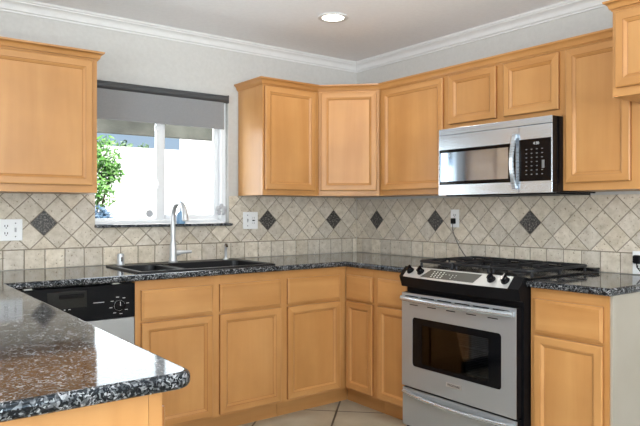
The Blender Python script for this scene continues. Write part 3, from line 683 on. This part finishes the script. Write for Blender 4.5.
# ---------------------------------------------------------------- slide-in range
rg = thing('gas_range', 'stainless slide-in gas range with black cooktop between the base cabinets', 'range', (0, -1.2025, 0), -PI/2)
w = .759
mb = MB(); mb.box(.002, -.04, .03, .022, -.655, .900); mb.box(w-.022, -.04, .03, w-.002, -.655, .900); mb.box(.022, -.04, .03, w-.022, -.06, .900)
mb.box(.022, -.06, .03, w-.022, -.655, .27); mb.box(.022, -.06, .75, w-.022, -.655, .900)
for x in (.06, .70):
    for y in (-.10, -.60): mb.lathe([(0, 0), (.018, 0), (.018, .03), (0, .03)], (x, y, 0))
mb.obj('body', BLM, rg)
cv = MB(); I = lambda x0, x1, y0, y1, z: [(x0, y0, z), (x1, y0, z), (x1, y1, z), (x0, y1, z)]
cv.box(.03, -.065, .275, w-.03, -.075, .745); cv.box(.03, -.075, .275, .04, -.650, .745); cv.box(w-.04, -.075, .275, w-.03, -.650, .745); cv.box(.04, -.075, .275, w-.04, -.650, .285); cv.box(.04, -.075, .735, w-.04, -.650, .745)
cav = cv.obj('oven_cavity', flat('grey_enamel', (.24, .25, .27), .35), rg)
for z in (.40, .54):
    mb = MB()
    for x in [.06+k*.0336 for k in range(20)]: mb.tube([(x, -.10, z), (x, -.62, z)], .0022, 6)
    for y in (-.10, -.36, -.62): mb.tube([(.045, y, z-.003), (w-.045, y, z-.003)], .003, 6)
    mb.obj('oven_rack', CH, cav)
# door
dz0, dz1 = .276, .786; wx0, wx1, wz0, wz1 = .088, .668, .392, .658
y0, y1 = -.660, -.704; DX0, DX1 = .010, .748
cm = MB(); cm.box(DX0, y0, dz0, DX1, y1+.0065, wz0-.001); cm.box(DX0, y0, wz1+.001, DX1, y1+.0065, dz1); cm.box(DX0, y0, wz0-.001, wx0-.001, y1+.0065, wz1+.001); cm.box(wx1+.001, y0, wz0-.001, DX1, y1+.0065, wz1+.001)
mb = MB(); y0 = y1+.006
mb.rings([[(x, y0, z) for x, z in ((DX0, dz0), (DX1, dz0), (DX1, dz1), (DX0, dz1))]]+[[(x, y1, z) for x, z in ((DX0, dz0), (DX1, dz0), (DX1, dz1), (DX0, dz1))]], False, False)
def rr2(x0, x1, z0, z1, r, y, n=6): return [(p[0], y, p[1]) for p in rrect(x0, x1, z0, z1, r, 0, n)]
def plate_hole(mb, x0, x1, z0, z1, hole, y):
    """flat sheet between a rectangle and a rounded window (hole points start at the right side, anticlockwise)"""
    n = len(hole); cx = (wx0+wx1)/2; out = []
    corners = [(x1, z1), (x0, z1), (x0, z0), (x1, z0)]; q = n//4
    for i, (cx_, cz_) in enumerate(corners):
        for k in range(q): out.append((cx_, y, cz_))
    O_ = [mb.b.verts.new(p) for p in out]; H_ = [mb.b.verts.new(p) for p in hole]
    for i in range(n):
        j = (i+1) % n
        vs = [O_[i], O_[j], H_[j], H_[i]] if (Vector(out[i])-Vector(out[j])).length > 1e-6 else [O_[i], H_[j], H_[i]]
        mb.b.faces.new(vs).material_index = mb.mi
h1 = rr2(wx0, wx1, wz0, wz1, .018, y1)
plate_hole(mb, DX0, DX1, dz0, dz1, h1, y1)
h2 = rr2(wx0, wx1, wz0, wz1, .018, y1+.003); mb.rings([h1, h2], False, False)
plate_hole(mb, DX0, DX1, dz0, dz1, rr2(wx0, wx1, wz0, wz1, .018, y0), y0)
mb.rings([h2, rr2(wx0, wx1, wz0, wz1, .018, y0)], False, False)
bmesh.ops.remove_doubles(mb.b, verts=mb.b.verts, dist=1e-5)
od = mb.obj('oven_door', STD, rg); cm.obj('door_core', BLM, od); y0 = -.661
mb = MB(); ix0, ix1, iz0, iz1 = .155, .592, .415, .622
hh = rr2(ix0, ix1, iz0, iz1, .006, y1+.003)
a = rr2(wx0+.0006, wx1-.0006, wz0+.0006, wz1-.0006, .0175, y1+.003); mb.rings([a, hh], False, False); mb.rings([a, [(p[0], y0, p[2]) for p in a]], False, False); mb.rings([hh, [(p[0], y0, p[2]) for p in hh]], False, False)
plabel(mb.obj('window_border', BLK, od), 'black glass border')
mb = MB(); mb.box(ix0+.0005, y1+.006, iz0+.0005, ix1-.0005, y1+.010, iz1-.0005); mb.obj('window', OVG, od)
mb = MB()
for k in range(6):
    x = .035+k*.117; mb.box(x, y1-.0006, .766, x+.095, y1+.0002, .7715)
for k in range(5):
    x = .07+k*.13; mb.box(x, y1-.0006, .722, x+.06, y1+.0002, .7265)
mb.obj('vent_slots', BLM, od)
pts = []
for k in range(17):
    t = k/16; s = math.sin(PI*t)**.6 if 0 < t < 1 else 0
    pts.append((.018+t*(w-.040), -(.712+.034*s), .757))
mb = MB(); mb.tube(pts, .0140, 12); mb.box(.014, -.7045, .746, .034, -.722, .768); mb.box(w-.038, -.7045, .746, w-.018, -.722, .768); mb.obj('door_handle', ST, od, smooth=True)
mb = MB(); mb.box(.330, y1-.0003, .337, .432, y1-.003, .360); bd = mb.obj('badge', flat('badge_silver', (.62, .62, .62), .3, .8), od, bevel=.001)
text('FRIGIDAIRE', .0155, bd, (.381, y1-.0034, .3485), DARKGREY)
# storage drawer
mb = MB(); mb.box(DX0, -.690, .06, DX1, -.699, .264); dwr = mb.obj('storage_drawer', STD, rg, bevel=.002)
mb = MB(); mb.box(DX0, -.660, .06, DX1, -.6895, .264); mb.obj('drawer_core', BLM, dwr)
pts = []
for k in range(17):
    t = k/16; s = math.sin(PI*t)**.7 if 0 < t < 1 else 0
    pts.append((.018+t*(w-.040), -(.701+.028*s), .243-.012*s))
mb = MB(); mb.tube(pts, .011, 10); mb.obj('drawer_handle', ST, dwr, smooth=True)
mb = MB(); mb.box(.02, -.62, .002, w-.02, -.635, .058); mb.obj('kick_plate', BLM, rg)
# control console: bowed, slanting steel strip above a black bezel
N_ = 24
def bow(t): return .032*(1-(2*t-1)**2)
def sect(t, pts): x = -.006+t*(w+.012); return [(x, -(y+bow(t)*k), z) for y, z, k in pts]
cs = [(.645, .9265, .1), (.662, .9265, .3), (.709, .8745, 1.0), (.706, .865, 1.0), (.690, .818, .9), (.657, .812, 0), (.657, .9015, 0)]
con = MB(); con.rings([sect(k/N_, cs) for k in range(N_+1)]); con = con.obj('console', BLM, rg, smooth=True)
mb = MB(); pp = [(.664, .9262, .31), (.6645, .9272, .31), (.7095, .8762, 1.0), (.7085, .8750, 1.0)]
mb.rings([sect(.045+.885*k/N_, pp) for k in range(N_+1)]); stp = mb.obj('control_strip', flat('steel_strip', (.60, .61, .60), .42, .6), con)
def onstrip(x, f, lift=0):      # point on the strip: f 0 top .. 1 bottom
    t = (x+.006)/(w+.012); y0_, z0_ = .6645+.31*bow(t), .9272; y1_, z1_ = .7095+bow(t), .8762
    nx = Vector((0, -(z0_-z1_), (y1_-y0_))).normalized()
    p = Vector((x, -(y0_+(y1_-y0_)*f), z0_+(z1_-z0_)*f)); return p+nx*lift, nx
ds = MB(); top = []; bot = []
for k in range(9):
    f = k/8; a_, _ = onstrip(.205+f*.335, .10, .0008); b_, _ = onstrip(.165+f*.355, .84, .0008); top.append(a_); bot.append(b_)
for k in range(8): ds.quad([top[k], top[k+1], bot[k+1], bot[k]])
dsp = ds.obj('display_panel', DISP, stp); so = dsp.modifiers.new('solid', 'SOLIDIFY'); so.thickness = .001
mb = MB()
random.seed(3)
for rr_ in range(4):
    for cc in range(13):
        if rr_ != 1 and cc in (4, 5, 9): continue
        if cc > 5 and rr_ in (0,): continue
        x = .235+cc*.0225; wd = .010 if cc < 4 else .006; hf = .07 if cc < 4 else .05
        f = .24+rr_*.15
        q = [onstrip(x, f, .0016)[0], onstrip(x+wd, f, .0016)[0], onstrip(x+wd, f+hf, .0016)[0], onstrip(x, f+hf, .0016)[0]]
        mb.quad(q)
o = mb.obj('display_print', MARKG, dsp)
for x in (.063, .145, .606, .682):
    p, nx = onstrip(x, .42, .0004); mb = MB(); mb.lathe([(0, 0), (.0215, 0), (.021, .004), (.018, .006), (.0165, .020), (.014, .024), (0, .024)], n=20)
    mb.box(-.0045, -.017, .018, .0045, .017, .031)
    o = mb.obj('knob', BLK, con, smooth=True); o.rotation_euler = Vector((0, 0, 1)).rotation_difference(nx).to_euler(); o.location = p
# cooktop
mb = MB(); mb.prism([(-.012, -.644), (w+.016, -.644), (w+.016, -.02), (-.012, -.02)], .9155, .9245)
ck = mb.obj('cooktop', ENAM, rg, bevel=.003)
mb = MB(); mb.prism([(-.012, -.075), (w+.016, -.075), (w+.016, -.014), (-.012, -.014)], .925, .938); mb.obj('rear_trim', ENAM, ck, bevel=.005)
for (x, y, r_) in ((.145, -.48, .045), (.145, -.21, .035), (.38, -.345, .05), (.615, -.48, .038), (.615, -.21, .045)):
    mb = MB(); mb.lathe([(0, .925), (r_+.012, .925), (r_+.010, .930), (r_, .932), (r_, .938), (r_-.006, .942), (0, .943)], (x, y, 0), 20); mb.obj('burner', IRON, ck, smooth=True)
for gi, (x0, x1) in enumerate(((.012, .258), (.264, .496), (.502, .748))):
    mb = MB(); y0_, y1_ = -.575, -.085; zt = .950; r_ = .0075
    loop = rrect(x0, x1, y0_, y1_, .03, zt, 4); loop.append(loop[0]); mb.tube(loop, r_, 6)
    cx = (x0+x1)/2; ym = (y0_+y1_)/2
    mb.tube([(x0, ym, zt), (x1, ym, zt)], r_, 6)
    for y in ((y0_+ym)/2, (y1_+ym)/2):
        mb.tube([(x0, y, zt), (x0+.075, y, zt+.006)], r_, 6); mb.tube([(x1, y, zt), (x1-.075, y, zt+.006)], r_, 6)
    mb.tube([(cx, y0_, zt), (cx, y0_+.085, zt+.006)], r_, 6); mb.tube([(cx, y1_, zt), (cx, y1_-.085, zt+.006)], r_, 6)
    mb.tube([(cx, ym-.07, zt+.006), (cx, ym+.07, zt+.006)], r_, 6)
    for x in (x0+.012, x1-.012):
        for y in (y0_+.012, ym, y1_-.012): mb.tube([(x, y, .9247), (x, y, zt)], [.008, .006], 6)
    mb.obj('burner_grate', IRON, ck, smooth=True)

# ---------------------------------------------------------------- outside the window
mb = MB(); mb.box(-30, .4, -.35, 30, 40, -.15); struct(mb.obj('trim_2', LAWN)).name = 'ground'
mb = MB(); mb.box(-9, 5.0, -.15, .80, 5.2, 2.13); o = mb.obj('garden_wall', STUCCO); tag(o, 'bright white garden wall outside the left half of the window', 'wall')
hs = thing('neighbor_house', 'bright white neighboring house wall outside the right window pane', 'house', (.803, 5.0, -.15))
mb = MB(); mb.prism([(0, 0), (9, 0), (9, 5), (3.0, 5)], 0, 4.2); mb.obj('wall', STUCCO, hs)
pt = thing('patio_beam', 'dark mottled horizontal patio beam outside, just below the roller shade', 'beam', (-3, 2.5, 2.008))
mb = MB(); mb.box(-3, 0, 0, 7, .12, .30); mb.obj('beam', PATIO, pt)
mb = MB(); mb.box(-2.8, .02, -2.158, -2.68, .10, -.001); mb.box(6.5, .02, -2.158, 6.62, .10, -.001); mb.obj('post', PATIO, pt)
def leafmat(name, a, b):
    m, N, L, B = mat(name); oi = N.new('ShaderNodeTexCoord'); n = N.new('ShaderNodeTexNoise'); n.inputs['Scale'].default_value = 14
    L.new(oi.outputs['Object'], n.inputs['Vector']); r = ramp(N, [(.35, a), (.65, b)]); L.new(n.outputs[0], r.inputs[0]); L.new(r.outputs[0], B.inputs['Base Color']); B.inputs['Roughness'].default_value = .5
    B.inputs['Subsurface Weight'].default_value = 0; return m
def shrub(name, label, cat, loc, blobs, nleaf, ls, m, seed):
    random.seed(seed); r = thing(name, label, cat, loc); mb = MB()
    for k in range(nleaf):
        bx, by, bz, br = random.choice(blobs); d = Vector((random.gauss(0, 1), random.gauss(0, 1), random.gauss(0, 1))).normalized()*br*random.random()**.4
        c = Vector((bx, by, bz))+d; u = Vector((random.gauss(0, 1), random.gauss(0, 1), random.gauss(0, 1))).normalized(); v = u.orthogonal().normalized(); s = ls*random.uniform(.7, 1.3)
        nn = u.cross(v)*s*.12
        mb.quad([c-u*s, c+v*s*.4+nn, c+u*s, c-v*s*.4+nn])
    f = mb.obj('foliage', m, r); f['kind'] = 'stuff'
    mb = MB(); bx, by, bz, br = blobs[0]
    mb.tube([(0, 0, 0), (bx*.4, by*.4, bz*.5), (bx, by, bz)], [.035, .028, .012], 8)
    for q in blobs[1:]: mb.tube([(bx*.4, by*.4, bz*.5), (q[0]*.7+bx*.1, q[1]*.8, q[2]*.85), q[:3]], [.018, .012, .006], 6)
    mb.obj('trunk', flat('bark', (.12, .08, .05), .9), r); return r
GL = leafmat('green_leaf', (.05, .17, .022), (.16, .34, .07)); BL = leafmat('blue_leaf', (.05, .10, .16), (.14, .22, .32))
shrub('garden_tree', 'bright green leafy tree outside the left edge of the window', 'tree', (-.70, 4.2, -.08),
      [(-.05, 0, 1.75, .33), (.13, 0, 2.02, .24), (-.25, 0, 2.0, .35), (.05, 0, 1.52, .22), (-.35, 0, 1.55, .3), (.22, .05, 1.80, .16)], 1900, .04, GL, 5)
shrub('blue_shrub', 'blue grey leafy shrub low outside the left window pane', 'shrub', (-.74, 3.9, -.15), [(0, 0, 1.32, .14), (.08, 0, 1.26, .12), (-.12, 0, 1.28, .15), (.02, 0, 1.0, .15), (-.05, 0, .75, .15)], 900, .035, BL, 8)
shrub('hedge', 'sliver of dark green hedge above the white garden wall', 'hedge', (-.05, 5.8, -.15), [(0, 0, 2.32, .14), (.3, 0, 2.33, .13), (.6, 0, 2.31, .12), (.15, 0, 1.9, .2), (.45, 0, 1.9, .2)], 900, .04, leafmat('hedge_leaf', (.06, .12, .05), (.16, .24, .12)), 9)
